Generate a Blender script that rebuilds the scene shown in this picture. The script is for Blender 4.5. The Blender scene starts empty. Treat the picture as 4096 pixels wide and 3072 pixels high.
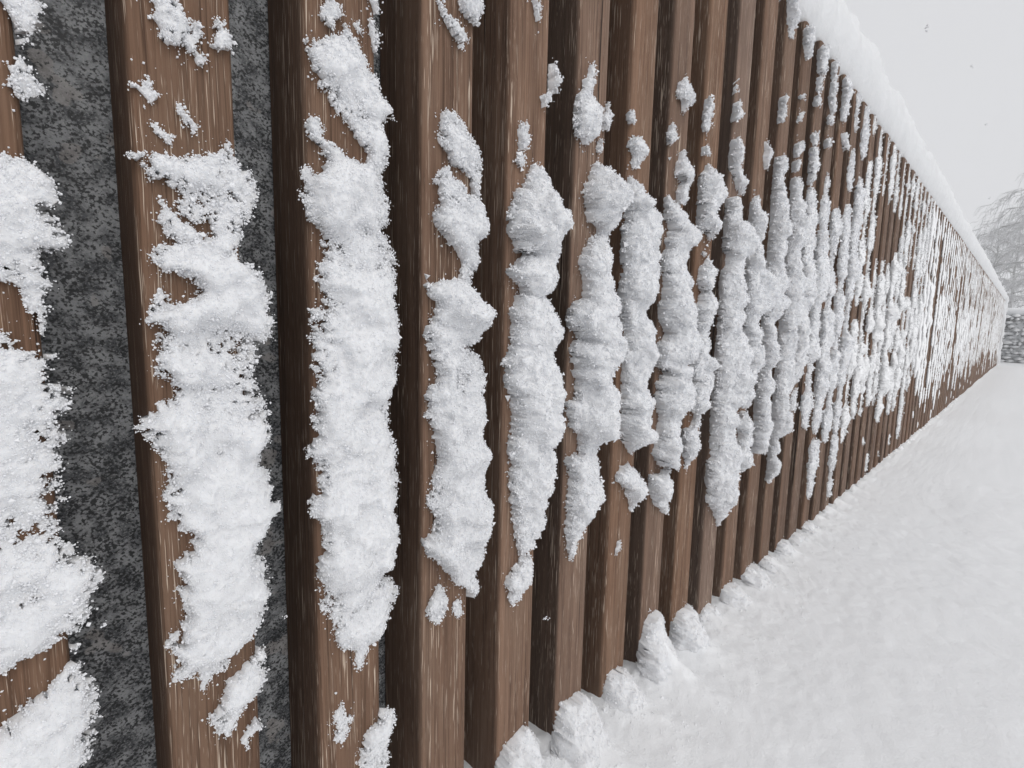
import bpy, math, random
import numpy as np
from mathutils import Matrix, Vector

R = math.radians
scene = bpy.context.scene
C = scene.collection

# ------------------------------------------------------------------ camera
CAM = Vector((0.0, -0.44489, 0.64147))
yaw, pitch, roll = 0.772110, 0.119165, 0.023089
fwd = Vector((math.sin(yaw) * math.cos(pitch), math.cos(yaw) * math.cos(pitch), -math.sin(pitch)))
rgt = fwd.cross(Vector((0, 0, 1))).normalized()
upv = rgt.cross(fwd)
r2 = rgt * math.cos(roll) + upv * math.sin(roll)
u2 = -rgt * math.sin(roll) + upv * math.cos(roll)
cam_data = bpy.data.cameras.new("camera")
cam = bpy.data.objects.new("camera", cam_data)
C.objects.link(cam)
m = Matrix((r2, u2, -fwd)).transposed().to_4x4()
m.translation = CAM
cam.matrix_world = m
cam_data.sensor_fit = 'HORIZONTAL'
cam_data.sensor_width = 36.0
cam_data.lens = 36.0 * 1999.69 / 4096.0
cam_data.clip_start = 0.01
cam_data.clip_end = 2000
scene.camera = cam
scene.render.resolution_x, scene.render.resolution_y = 1024, 768

# ------------------------------------------------------------------ sky: even overcast
world = bpy.data.worlds.new("World")
scene.world = world
world.use_nodes = True
wn, wl = world.node_tree.nodes, world.node_tree.links
bg = wn["Background"]
SUN_EL, SUN_AZ = R(36), R(186)          # azimuth: clockwise from +Y
sky = wn.new("ShaderNodeTexSky")
sky.sky_type = 'NISHITA'
sky.sun_disc = False
sky.sun_elevation = SUN_EL
sky.sun_rotation = SUN_AZ
sky.dust_density = 4.0
sky.air_density = 1.0
hsv = wn.new("ShaderNodeHueSaturation")
hsv.inputs["Saturation"].default_value = 0.10
wl.new(sky.outputs[0], hsv.inputs["Color"])
mixw = wn.new("ShaderNodeMix")
mixw.data_type = 'RGBA'
mixw.inputs[0].default_value = 0.88         # cloud cover
wl.new(hsv.outputs[0], mixw.inputs[6])
mixw.inputs[7].default_value = (7.70, 7.75, 7.98, 1)   # cloud layer
wl.new(mixw.outputs[2], bg.inputs["Color"])
bg.inputs["Strength"].default_value = 0.10

sun_data = bpy.data.lights.new("sun", 'SUN')
sun_data.energy = 1.05
sun_data.angle = R(45)
sun_data.color = (1.0, 0.975, 0.94)
sun = bpy.data.objects.new("sun", sun_data)
C.objects.link(sun)
sdir = Vector((math.sin(SUN_AZ) * math.cos(SUN_EL), math.cos(SUN_AZ) * math.cos(SUN_EL), math.sin(SUN_EL)))
sun.rotation_euler = sdir.to_track_quat('Z', 'Y').to_euler()
sun.location = (0, -5, 8)

scene.view_settings.view_transform = 'Standard'
scene.view_settings.look = 'None'
scene.view_settings.exposure = 0.0
scene.view_settings.gamma = 1.0
scene.view_settings.use_curve_mapping = False
scene.render.engine = 'CYCLES'
cy = scene.cycles
cy.max_bounces = 8
cy.diffuse_bounces = 6
cy.glossy_bounces = 2
cy.volume_bounces = 1
cy.adaptive_threshold = 0.02
cy.use_denoising = True

# ------------------------------------------------------------------ noise
rng = np.random.default_rng(7)
TAB = np.random.default_rng(3).random(1 << 16) * 2 - 1
def _h(i, j, k):
    return TAB[((i * 73856093) ^ (j * 19349663) ^ (k * 83492791)) & 0xFFFF]
def vn(x, y, z=0.0):
    x, y, z = np.broadcast_arrays(np.asarray(x, float), np.asarray(y, float), np.asarray(z, float))
    xi, yi, zi = np.floor(x).astype(np.int64), np.floor(y).astype(np.int64), np.floor(z).astype(np.int64)
    fx, fy, fz = x - xi, y - yi, z - zi
    fx, fy, fz = [f * f * f * (f * (f * 6 - 15) + 10) for f in (fx, fy, fz)]
    def L(a, b, t): return a + (b - a) * t
    a = L(L(_h(xi, yi, zi), _h(xi + 1, yi, zi), fx), L(_h(xi, yi + 1, zi), _h(xi + 1, yi + 1, zi), fx), fy)
    b = L(L(_h(xi, yi, zi + 1), _h(xi + 1, yi, zi + 1), fx), L(_h(xi, yi + 1, zi + 1), _h(xi + 1, yi + 1, zi + 1), fx), fy)
    return L(a, b, fz)
def fbm(x, y, z=0.0, o=3):
    s, a, t = 0.0, 1.0, 0.0
    for i in range(o):
        s = s + a * vn(np.asarray(x) * 2 ** i + 17.3 * i, np.asarray(y) * 2 ** i + 5.1 * i, np.asarray(z) * 2 ** i)
        t += a
        a *= 0.55
    return s / t * 1.5

# ------------------------------------------------------------------ helpers
def mesh_from(name, verts, faces, smooth=False):
    me = bpy.data.meshes.new(name)
    me.from_pydata([tuple(v) for v in verts], [], [tuple(f) for f in faces])
    if smooth:
        me.polygons.foreach_set("use_smooth", np.ones(len(me.polygons), bool))
    me.update()
    return me
def mesh_np(name, verts, loops, starts, smooth=False):
    """fast path: flat loop list and loop starts"""
    me = bpy.data.meshes.new(name)
    verts = np.ascontiguousarray(verts, np.float32)
    loops = np.ascontiguousarray(loops, np.int32)
    starts = np.ascontiguousarray(starts, np.int32)
    me.vertices.add(len(verts)); me.vertices.foreach_set("co", verts.ravel())
    me.loops.add(len(loops)); me.loops.foreach_set("vertex_index", loops)
    me.polygons.add(len(starts)); me.polygons.foreach_set("loop_start", starts)
    me.update(calc_edges=True)
    me.polygons.foreach_set("use_smooth", np.full(len(starts), smooth, bool))
    me.validate()
    return me
def link(name, me, mat=None, parent=None, **props):
    o = bpy.data.objects.new(name, me)
    C.objects.link(o)
    if mat is not None and me is not None and len(me.materials) == 0:
        me.materials.append(mat)
    if parent is not None:
        o.parent = parent
    for a, b in props.items():
        o[a] = b
    return o
def empty(name, loc, **props):
    o = link(name, None, **props)
    o.location = loc
    return o
def box_mesh(name, x0, x1, y0, y1, z0, z1):
    v = [(x, y, z) for z in (z0, z1) for y in (y0, y1) for x in (x0, x1)]
    f = [(0, 2, 3, 1), (4, 5, 7, 6), (0, 1, 5, 4), (2, 6, 7, 3), (0, 4, 6, 2), (1, 3, 7, 5)]
    return mesh_from(name, v, f)

class NT:
    """small node-tree builder"""
    def __init__(s, name):
        s.mat = bpy.data.materials.new(name)
        s.mat.use_nodes = True
        s.n, s.l = s.mat.node_tree.nodes, s.mat.node_tree.links
        s.b = s.n["Principled BSDF"]
    def new(s, t, **kw):
        n = s.n.new(t)
        for a, b in kw.items():
            setattr(n, a, b)
        return n
    def set(s, sock, v):
        if isinstance(v, bpy.types.NodeSocket):
            s.l.new(v, sock)
        else:
            sock.default_value = v
    def math(s, op, a, b=0.0, clamp=False):
        n = s.new("ShaderNodeMath", operation=op, use_clamp=clamp)
        s.set(n.inputs[0], a); s.set(n.inputs[1], b)
        return n.outputs[0]
    def vmath(s, op, a, b):
        n = s.new("ShaderNodeVectorMath", operation=op)
        s.set(n.inputs[0], a); s.set(n.inputs[1], b)
        return n.outputs[0]
    def mix(s, f, a, b, mode='MIX'):
        n = s.new("ShaderNodeMix", data_type='RGBA', blend_type=mode)
        s.set(n.inputs[0], f); s.set(n.inputs[6], a); s.set(n.inputs[7], b)
        return n.outputs[2]
    def noise(s, vec, scale, detail=2.0, rough=0.5, dist=0.0):
        n = s.new("ShaderNodeTexNoise")
        s.set(n.inputs["Vector"], vec)
        n.inputs["Scale"].default_value = scale
        n.inputs["Detail"].default_value = detail
        n.inputs["Roughness"].default_value = rough
        n.inputs["Distortion"].default_value = dist
        return n.outputs[0]
    def ramp(s, f, lo, hi):
        n = s.new("ShaderNodeMapRange")
        n.interpolation_type = 'SMOOTHSTEP'
        s.set(n.inputs[0], f)
        n.inputs[1].default_value = lo; n.inputs[2].default_value = hi
        return n.outputs[0]
    def bump(s, h, strength, dist, normal=None):
        n = s.new("ShaderNodeBump")
        n.inputs["Strength"].default_value = strength
        n.inputs["Distance"].default_value = dist
        s.set(n.inputs["Height"], h)
        if normal is not None:
            s.l.new(normal, n.inputs["Normal"])
        return n.outputs[0]

# ------------------------------------------------------------------ materials
def snow_material(name, col, bump_scale, bump_dist, coarse=0.0, sss=0.0):
    t = NT(name)
    g = t.new("ShaderNodeNewGeometry").outputs["Position"]
    n1 = t.noise(g, bump_scale, 3.0, 0.6)
    n2 = t.noise(g, bump_scale * 0.13, 3.0, 0.5)
    c = t.mix(t.ramp(n1, 0.3, 0.7), (col[0] * .965, col[1] * .97, col[2] * .975, 1), (*col, 1))
    t.set(t.b.inputs["Base Color"], c)
    t.b.inputs["Roughness"].default_value = 0.85
    t.b.inputs["Specular IOR Level"].default_value = 0.15
    if sss:                                     # light seeps through loose snow
        t.b.inputs["Subsurface Weight"].default_value = 0.6
        t.b.inputs["Subsurface Radius"].default_value = (0.9, 0.95, 1.0)
        t.b.inputs["Subsurface Scale"].default_value = sss
    nn = t.bump(n1, 0.6, bump_dist)
    if coarse:
        nn = t.bump(n2, 0.6, coarse, nn)
    t.l.new(nn, t.b.inputs["Normal"])
    return t.mat
M_snow = snow_material("snow_crust", (0.82, 0.825, 0.84), 420.0, 0.0016, 0.0, 0.006)
M_grain = snow_material("snow_grain", (0.84, 0.845, 0.862), 300.0, 0.0004)
M_ground = snow_material("ground_snow", (0.88, 0.888, 0.90), 330.0, 0.0010, 0.003)
M_far = snow_material("far_snow", (0.90, 0.905, 0.915), 160.0, 0.0012)
M_cap = snow_material("cap_snow", (0.75, 0.757, 0.767), 60.0, 0.004, 0.01)

def wood_material():
    t = NT("stained_wood")
    tc = t.new("ShaderNodeTexCoord").outputs["Object"]
    oi = t.new("ShaderNodeObjectInfo")
    rnd = oi.outputs["Random"]
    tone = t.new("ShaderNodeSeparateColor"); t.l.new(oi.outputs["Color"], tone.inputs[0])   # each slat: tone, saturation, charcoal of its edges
    off = t.new("ShaderNodeCombineXYZ")
    t.set(off.inputs[0], t.math('MULTIPLY', rnd, 37.0)); t.set(off.inputs[1], t.math('MULTIPLY', rnd, 11.0)); t.set(off.inputs[2], t.math('MULTIPLY', rnd, 53.0))
    p = t.vmath('ADD', tc, off.outputs[0])
    wob = t.vmath('SCALE', p, (0, 0, 0)); wob.node.inputs["Scale"].default_value = 1.0
    # slow wander of the grain
    w = t.noise(t.vmath('MULTIPLY', p, (14, 14, 1.6)), 1.0, 2.0)
    wx = t.new("ShaderNodeCombineXYZ"); t.set(wx.inputs[0], t.math('MULTIPLY', w, 0.022))
    pw = t.vmath('ADD', p, wx.outputs[0])
    rings = t.noise(t.vmath('MULTIPLY', pw, (150, 150, 1.2)), 1.0, 3.0, 0.55)
    fibre = t.noise(t.vmath('MULTIPLY', pw, (640, 640, 9)), 1.0, 3.0, 0.6)
    patch = t.noise(t.vmath('MULTIPLY', p, (18, 18, 3.5)), 1.0, 3.0, 0.6)
    fleck = t.noise(t.vmath('MULTIPLY', pw, (900, 900, 17)), 1.0, 2.0, 0.55)
    fine = t.noise(t.vmath('MULTIPLY', pw, (1500, 1500, 45)), 1.0, 2.0, 0.6)
    crack = t.noise(t.vmath('MULTIPLY', pw, (130, 130, 1.6)), 1.0, 1.0, 0.5)
    base = t.mix(t.ramp(rings, 0.28, 0.72), (0.104, 0.056, 0.034, 1), (0.225, 0.126, 0.077, 1))
    base = t.mix(t.math('MULTIPLY', t.ramp(fibre, 0.35, 0.7), 0.55), base, (0.285, 0.170, 0.108, 1))
    base = t.mix(t.math('MULTIPLY', t.ramp(patch, 0.48, 0.72), 0.45), base, (0.250, 0.162, 0.110, 1))
    base = t.mix(t.math('MULTIPLY', t.ramp(patch, 0.52, 0.30), 0.40), base, (0.092, 0.051, 0.032, 1))
    base = t.mix(t.math('MULTIPLY', t.ramp(fibre, 0.44, 0.30), 0.55), base, (0.060, 0.033, 0.021, 1))
    # per-slat tone
    val = tone.outputs[0]
    hs = t.new("ShaderNodeHueSaturation")
    t.set(hs.inputs["Color"], base); t.set(hs.inputs["Value"], val)
    t.set(hs.inputs["Saturation"], tone.outputs[1])
    base = hs.outputs[0]
    # the sawn edges are mixed towards charcoal, some slats more than others
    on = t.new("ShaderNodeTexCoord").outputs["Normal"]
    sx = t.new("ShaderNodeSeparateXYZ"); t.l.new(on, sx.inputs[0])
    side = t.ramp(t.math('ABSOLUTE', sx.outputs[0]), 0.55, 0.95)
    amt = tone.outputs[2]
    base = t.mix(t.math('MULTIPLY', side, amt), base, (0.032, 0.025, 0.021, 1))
    # flaked stain: pale bare fibres, thicker where the patch noise is high
    thr = t.math('SUBTRACT', 0.80, t.math('MULTIPLY', t.noise(t.vmath('MULTIPLY', p, (55, 55, 5)), 1.0, 2.0), 0.30))
    fl = t.math('MULTIPLY', t.math('SUBTRACT', fleck, thr), 22.0, True)
    fl2 = t.math('MULTIPLY', t.math('SUBTRACT', fine, 0.65), 16.0, True)
    fl = t.math('MAXIMUM', fl, t.math('MULTIPLY', fl2, 0.35))
    base = t.mix(t.math('MULTIPLY', fl, 0.85), base, (0.62, 0.51, 0.41, 1))
    ck = t.math('MULTIPLY', t.math('SUBTRACT', 0.262, crack), 40.0, True)
    base = t.mix(t.math('MULTIPLY', ck, 0.85), base, (0.018, 0.012, 0.010, 1))
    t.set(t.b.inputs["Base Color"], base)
    t.b.inputs["Roughness"].default_value = 0.7
    t.b.inputs["Specular IOR Level"].default_value = 0.12
    h = t.math('ADD', t.math('MULTIPLY', fibre, 0.5), t.math('MULTIPLY', rings, 0.6))
    h = t.math('SUBTRACT', h, t.math('MULTIPLY', ck, 1.2))
    h = t.math('ADD', h, t.math('MULTIPLY', fl, 0.25))
    t.l.new(t.bump(h, 0.55, 0.0012), t.b.inputs["Normal"])
    return t.mat
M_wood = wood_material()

def granite_material():
    t = NT("granite")
    p = t.new("ShaderNodeNewGeometry").outputs["Position"]
    mp = t.new("ShaderNodeMapping")
    mp.inputs["Rotation"].default_value = (0, R(35), 0)
    mp.inputs["Scale"].default_value = (1.0, 1.0, 1.12)
    t.set(mp.inputs["Vector"], p)
    q = mp.outputs[0]
    spk = t.noise(q, 370.0, 3.0, 0.6)
    spk2 = t.noise(q, 620.0, 1.0, 0.5)
    cl = t.noise(q, 48.0, 3.0, 0.6)
    pal = t.noise(q, 58.0, 3.0, 0.6)
    fe = t.noise(p, 26.0, 2.0, 0.5)
    base = t.mix(t.ramp(pal, 0.38, 0.62), (0.065, 0.070, 0.078, 1), (0.30, 0.31, 0.32, 1))
    base = t.mix(t.math('MULTIPLY', t.ramp(spk2, 0.5, 0.68), 0.5), base, (0.42, 0.42, 0.42, 1))
    feld = t.ramp(fe, 0.63, 0.65)
    base = t.mix(t.math('MULTIPLY', feld, 0.45), base, (0.36, 0.33, 0.31, 1))
    dk = t.math('ADD', spk, t.math('MULTIPLY', t.math('SUBTRACT', cl, 0.5), 0.32))
    dk = t.math('SUBTRACT', dk, t.math('MULTIPLY', feld, 0.05))
    base = t.mix(t.math('MULTIPLY', t.ramp(dk, 0.475, 0.585), 0.95), base, (0.011, 0.012, 0.014, 1))
    t.set(t.b.inputs["Base Color"], base)
    t.b.inputs["Roughness"].default_value = 0.55
    t.l.new(t.bump(spk, 0.3, 0.0008), t.b.inputs["Normal"])
    return t.mat
M_granite = granite_material()

def plain(name, c, rough=0.8, var=0.3, scale=6.0):
    t = NT(name)
    g = t.new("ShaderNodeNewGeometry").outputs["Position"]
    n = t.noise(g, scale, 4.0, 0.6)
    t.set(t.b.inputs["Base Color"], t.mix(t.ramp(n, 0.3, 0.7), tuple(x * (1 - var) for x in c) + (1,), tuple(min(1, x * (1 + var)) for x in c) + (1,)))
    t.b.inputs["Roughness"].default_value = rough
    return t.mat
M_stone = plain("rough_stone", (0.44, 0.44, 0.44), 0.9, 0.35, 9.0)
M_bark = plain("birch_bark", (0.27, 0.265, 0.26), 0.9, 0.4, 5.0)
M_twig = plain("frosted_twig", (0.50, 0.50, 0.505), 0.9, 0.35, 2.0)

# ------------------------------------------------------------------ dimensions of the fence
PITCH, W, DEPTH, H = 0.12, 0.067, 0.088, 1.377
S0 = 0.00804                      # right front edge of slat 0
K0, K1 = -8, 125
def slat_left(k): return S0 + k * PITCH - W
FENCE_END = S0 + K1 * PITCH
END_X = 17.2

# ------------------------------------------------------------------ ground: one sheet of snow
def axis(dense0, dense1, step, lo, hi, grow):
    a = list(np.arange(dense0, dense1, step))
    s, v = step, a[-1]
    while v < hi:
        s *= grow; v += s; a.append(v)
    s, v, b = step, a[0], []
    while v > lo:
        s *= grow; v -= s; b.append(v)
    return np.array(b[::-1] + a)
MOUND = {4: .066, 5: .064, 6: .05, 7: .10, 8: .066, 9: .022, 10: .032, 11: .038, 12: .020, 13: .032, 14: .018}
def ground_z(x, y):
    z = np.zeros_like(x)
    z += 0.010 * fbm(x * 1.3, y * 1.3, 0.5) + 0.0022 * fbm(x * 9 + y * 5, y * 16 - x * 3, 2.5) + 0.0012 * fbm(x * 30, y * 44, 4.5)
    z *= 1 - np.exp(-((y + 0.02) / 0.25) ** 2) * 0.6
    z += -0.018 * (1 - np.exp(-np.clip(-y, 0, None) / 0.35))
    near = (y > -0.5) & (y < 0.1) & (x > -1) & (x < 16.2)
    xs, ys = x[near], y[near]
    k = np.round((xs - S0) / PITCH + W / PITCH / 2)
    cx = S0 + k * PITCH - W / 2
    amp = np.array([MOUND.get(int(i), None) or (0.018 + 0.026 * abs(vn(i * 3.7, 1.2))) * (1.0 if i < 16 else .45) for i in np.unique(k)])
    m = amp[np.searchsorted(np.unique(k), k)]
    lump = 1 + 0.35 * fbm(xs * 45, ys * 45, 7.7)
    fx = np.exp(-np.abs((xs - cx - 0.004) / 0.030) ** 2.4)
    fy = np.exp(-np.clip(-(ys + 0.012), 0, None) / (0.020 + 0.45 * m)) * np.where(ys > 0, np.exp(-(ys / 0.03) ** 2), 1)
    zz = .50 * m * fx * fy * lump
    # soft apron swept up against the fence, hollow in the gaps
    zz += 0.010 * np.exp(-np.clip(-ys, 0, None) / 0.07) * (0.5 + fx)
    zz += (0.003 * fbm(xs * 95, ys * 95, 1.7)) * np.exp(-np.clip(-ys, 0, None) / 0.12)
    z[near] += zz
    return z
gx = axis(0.34, 2.0, 0.0058, -140.0, 140.0, 1.050)
gy = axis(-0.24, 0.09, 0.0052, -140.0, 140.0, 1.058)
GX, GY = np.meshgrid(gx, gy)
GZ = ground_z(GX.ravel(), GY.ravel())
nv, nx, ny = GX.size, len(gx), len(gy)
I, J = np.meshgrid(np.arange(nx - 1), np.arange(ny - 1))
a = (J * nx + I).ravel()
q = np.stack([a, a + 1, a + nx + 1, a + nx], 1)
me = mesh_np("ground", np.stack([GX.ravel(), GY.ravel(), GZ], 1), q.ravel(), np.arange(len(q)) * 4, True)
ground = link("ground", me, M_ground, kind="structure")

# ------------------------------------------------------------------ granite wall behind the slats
wall = link("granite_wall", box_mesh("granite_wall", -1.6, END_X + 0.4, DEPTH - 0.001, 0.42, -0.4, H - 0.015), M_granite,
            label="speckled grey granite wall standing behind the brown slats", category="wall")

# ------------------------------------------------------------------ the slatted fence
fence = empty("wooden_fence", (S0, 0, 0), label="long brown wooden fence of close vertical slats under a snow cap", category="fence")
def slat_mesh():
    r, seg = 0.0070, 4
    prof = []
    for (cx, cyy, a0) in ((W - r, DEPTH - r, 0), (r, DEPTH - r, 90), (r, r, 180), (W - r, r, 270)):
        for i in range(seg + 1):
            an = R(a0 + 90 * i / seg)
            prof.append((cx + r * math.cos(an), cyy + r * math.sin(an)))
    n = len(prof)
    c = 0.002
    v, f = [], []
    rings = [(-0.45, 0), (H - c, 0), (H, c)]
    for z, ins in rings:
        for x, y in prof:
            v.append((x + (ins if x < W / 2 else -ins), y + (ins if y < DEPTH / 2 else -ins), z))
    for b in range(len(rings) - 1):
        for i in range(n):
            j = (i + 1) % n
            f.append((b * n + i, b * n + j, (b + 1) * n + j, (b + 1) * n + i))
    f.append(tuple(range((len(rings) - 1) * n, len(rings) * n)))
    me = mesh_from("slat", v, f)
    for pgn in me.polygons:
        if len(pgn.vertices) == 4 and pgn.area < 0.01:
            pgn.use_smooth = True
    return me
SLAT = slat_mesh()
TONES = {0: (.84, 1.08, .3), 1: (.82, 1.06, .25), 2: (.84, 1.04, .4), 3: (.96, 1.0, .35), 4: (1.08, 1.0, .3), 5: (1.05, .92, .6), 6: (1.0, 1.06, .25), 7: (1.06, .92, .6),
         8: (1.0, 1.08, .25), 9: (1.08, .82, .5), 10: (.98, 1.0, .3), 11: (.96, .98, .3), 12: (.86, 1.0, .35), 13: (.84, .96, .5), 14: (.86, .9, .3)}
rs = random.Random(5)
for k in range(K0, K1 + 1):
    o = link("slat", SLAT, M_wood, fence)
    o.location = (k * PITCH - W + rs.uniform(-.0008, .0008), rs.uniform(-.0012, .0012), rs.uniform(-.004, .003))
    o.rotation_euler = (0, rs.uniform(-.0012, .0012), rs.uniform(-.012, .012))
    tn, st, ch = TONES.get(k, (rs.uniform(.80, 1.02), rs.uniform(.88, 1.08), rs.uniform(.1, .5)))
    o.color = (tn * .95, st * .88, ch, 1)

# ------------------------------------------------------------------ snow plastered on the slats
def resample(rows):
    rows = sorted(rows)
    z = np.array([r[0] for r in rows], float)
    for i in range(1, len(z)):
        if z[i] <= z[i - 1]:
            z[i] = z[i - 1] + 0.3
    return z * .001, np.array([r[1] for r in rows]) * .001, np.array([r[2] for r in rows]) * .001, np.array([r[3] for r in rows]) * .001
def snow_sheet(k, rows, cell, seed, rough=1.0, lacy=0.0):
    """height field of snow over the face of slat k -> verts, tris, boundary vertex ids, normals"""
    z, ul, ur, t = resample(rows)
    e = min(.007, .15 * (z[-1] - z[0]) + .002)
    m0, m1, w0, w1 = (ul[0] + ur[0]) / 2, (ul[-1] + ur[-1]) / 2, (ur[0] - ul[0]) / 2, (ur[-1] - ul[-1]) / 2
    z = np.concatenate([[z[0] - e, z[0] - .6 * e], z, [z[-1] + .6 * e, z[-1] + e]])
    ul = np.concatenate([[m0 - .35 * w0, m0 - .8 * w0], ul, [m1 - .8 * w1, m1 - .35 * w1]])
    ur = np.concatenate([[m0 + .35 * w0, m0 + .8 * w0], ur, [m1 + .8 * w1, m1 + .35 * w1]])
    t = np.concatenate([[.4 * t[0], .8 * t[0]], t, [.8 * t[-1], .4 * t[-1]]])
    zlo, zhi = z[0], z[-1]
    # even out the hand-read rows along the slat
    zg = np.arange(z[0], z[-1] + .001, .001)
    def soft(v, sig):
        g = np.interp(zg, z, v)
        n = int(sig * 3000) + 1
        w = np.exp(-.5 * (np.arange(-n, n + 1) / (sig * 1000)) ** 2); w /= w.sum()
        return np.convolve(np.pad(g, n, mode='edge'), w, mode='valid')
    gl, gr_, gt = soft(ul, .0022), soft(ur, .0022), soft(t, .007)
    us = np.arange(ul.min() - .009, ur.max() + .009, cell)
    zs = np.arange(z[0] - .006, z[-1] + .006, cell)
    U, Z = np.meshgrid(us, zs)
    U = U + (vn(U * 900, Z * 900, seed) * .35) * cell
    Z = Z + (vn(U * 900, Z * 900, seed + 9) * .35) * cell
    Uw = U + (.0026 * fbm(U * 80, Z * 80, seed + .3) + .0030 * fbm(U * 26, Z * 26, seed + .7, 1)) * rough
    Zw = Z + (.0030 * fbm(U * 80, Z * 80, seed + 4.3) + .0035 * fbm(U * 30, Z * 30, seed + 4.7, 1)) * rough
    L_, R_ = np.interp(Zw, zg, gl), np.interp(Zw, zg, gr_)
    a = np.maximum((R_ - L_) / 2, .0012)
    uc = (R_ + L_) / 2
    tt = np.interp(Zw, zg, gt) * (1.0 if k < 4 else 1.22 if k < 13 else 1.05)
    q0 = 1 - np.abs((Uw - uc) / a) ** 2.6
    q0 = np.where((Zw < zlo) | (Zw > zhi), -1.0, q0)
    edge = np.minimum(1.0, .004 / a + .35)
    q = q0 + edge * (.45 * fbm(U * 120, Z * 120, seed + 1.1) + .60 * fbm(U * 330, Z * 330, seed + 2.2, 2)) * rough
    q = q + .10
    thin = np.clip(1 - tt / .012, 0, 1)
    q = q - .55 * thin * np.clip(fbm(U * 95, Z * 95, seed + 6.6), 0, 1)
    lv, lf = (.80, .74) if k < 4 else (1.0, .44) if k < 13 else (1.0, .32)
    lump = lv + lf * fbm(U * 19, Z * 24, seed + 3.3, 2) + .09 * fbm(U * 60, Z * 60, seed + 3.9, 2)
    dome = tt * np.clip(q0, .06, 1) ** .5 * np.clip(lump, .14, 1.35)
    if lacy:
        lace = fbm(U * 480, Z * 480, seed + 11.3, 2) + .5 * fbm(U * 110, Z * 110, seed + 12.9, 2)
        q = q - np.clip(1.2 - dome / .014, 0, 1) * np.clip(lace - .05, 0, 1) * 1.5 * lacy
    ok = q > .03
    ok[0, :] = ok[-1, :] = False; ok[:, 0] = ok[:, -1] = False
    hgt = dome * np.clip(q / .35, 0, 1) ** .5 + .0007 * fbm(U * 420, Z * 420, seed + 7.7, 2) + .0006
    hgt = np.maximum(hgt, .0005)
    bul = np.clip(hgt / .02, 0, 1.2)
    X = U + bul * .0020 * fbm(U * 45, Z * 45, seed + 8.1, 2)
    Zd = Z + bul * .0020 * fbm(U * 45, Z * 45, seed + 8.9, 2) - .10 * hgt
    idx = -np.ones(ok.shape, int)
    idx[ok] = np.arange(ok.sum())
    V = np.stack([slat_left(k) + X[ok], -hgt[ok], Zd[ok]], 1)
    A, B, Cc, D = idx[:-1, :-1], idx[:-1, 1:], idx[1:, 1:], idx[1:, :-1]
    def tri(p, q_, r):
        s = (p >= 0) & (q_ >= 0) & (r >= 0)
        return np.stack([p[s], q_[s], r[s]], 1)
    full = (A >= 0) & (B >= 0) & (Cc >= 0) & (D >= 0)
    T = [np.concatenate([np.stack([A[full], B[full], Cc[full]], 1), np.stack([A[full], Cc[full], D[full]], 1)])]
    for m1, tr in ((A < 0, (B, Cc, D)), (B < 0, (A, Cc, D)), (Cc < 0, (A, B, D)), (D < 0, (A, B, Cc))):
        s = m1
        T.append(tri(*[np.where(s, x, -1) for x in tr]))
    T = np.concatenate(T)
    if len(T) == 0:
        return None
    # drop unused vertices
    used = np.unique(T); remap = -np.ones(len(V), int); remap[used] = np.arange(len(used))
    V, T = V[used], remap[T]
    E = np.sort(np.concatenate([T[:, [0, 1]], T[:, [1, 2]], T[:, [2, 0]]]), 1)
    key = E[:, 0] * len(V) + E[:, 1]
    uq, cnt = np.unique(key, return_counts=True)
    bk = uq[cnt == 1]
    be = np.stack([bk // len(V), bk % len(V)], 1)
    bv = np.unique(be)
    # vertex normals
    fn = np.cross(V[T[:, 1]] - V[T[:, 0]], V[T[:, 2]] - V[T[:, 0]])
    N = np.zeros_like(V)
    for i in range(3):
        np.add.at(N, T[:, i], fn)
    N /= np.linalg.norm(N, axis=1, keepdims=True) + 1e-12
    # crumbly relief of the crust itself, the same in every direction
    g = rough * np.clip(-V[:, 1] / .004, .25, 1)
    g = g * (1.1 if k < 4 else 1.5 if k < 13 else 1.6 if k < 28 else .7)
    d = .0017 * fbm(V[:, 0] * 95, V[:, 1] * 95, V[:, 2] * 95 + seed, 2) + .0010 * vn(V[:, 0] * 270, V[:, 1] * 270, V[:, 2] * 270 + seed)
    d = d + .0028 * (np.abs(vn(V[:, 0] * 46, V[:, 1] * 46, V[:, 2] * 46 + seed)) - .35)
    V = V + N * (d * g)[:, None]
    V[:, 1] = np.minimum(V[:, 1], -.0004)
    # skirt into the wood; where the snow overhangs, a rounded underside
    sk = V[bv].copy()
    over = np.clip(sk[:, 0] - (slat_left(k) + W), 0, None) + np.clip(slat_left(k) - sk[:, 0], 0, None)
    sk[:, 1] = .003 + over * .5
    cxm = slat_left(k) + W / 2
    sk[:, 0] += np.sign(cxm - sk[:, 0]) * np.minimum(over * 1.02 + .0005, .03)
    m2 = -np.ones(len(V), int); m2[bv] = len(V) + np.arange(len(bv))
    S = np.concatenate([np.stack([be[:, 0], be[:, 1], m2[be[:, 1]]], 1), np.stack([be[:, 0], m2[be[:, 1]], m2[be[:, 0]]], 1)])
    return V, np.concatenate([V, sk]), np.concatenate([T, S]), T, bv, N
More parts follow.
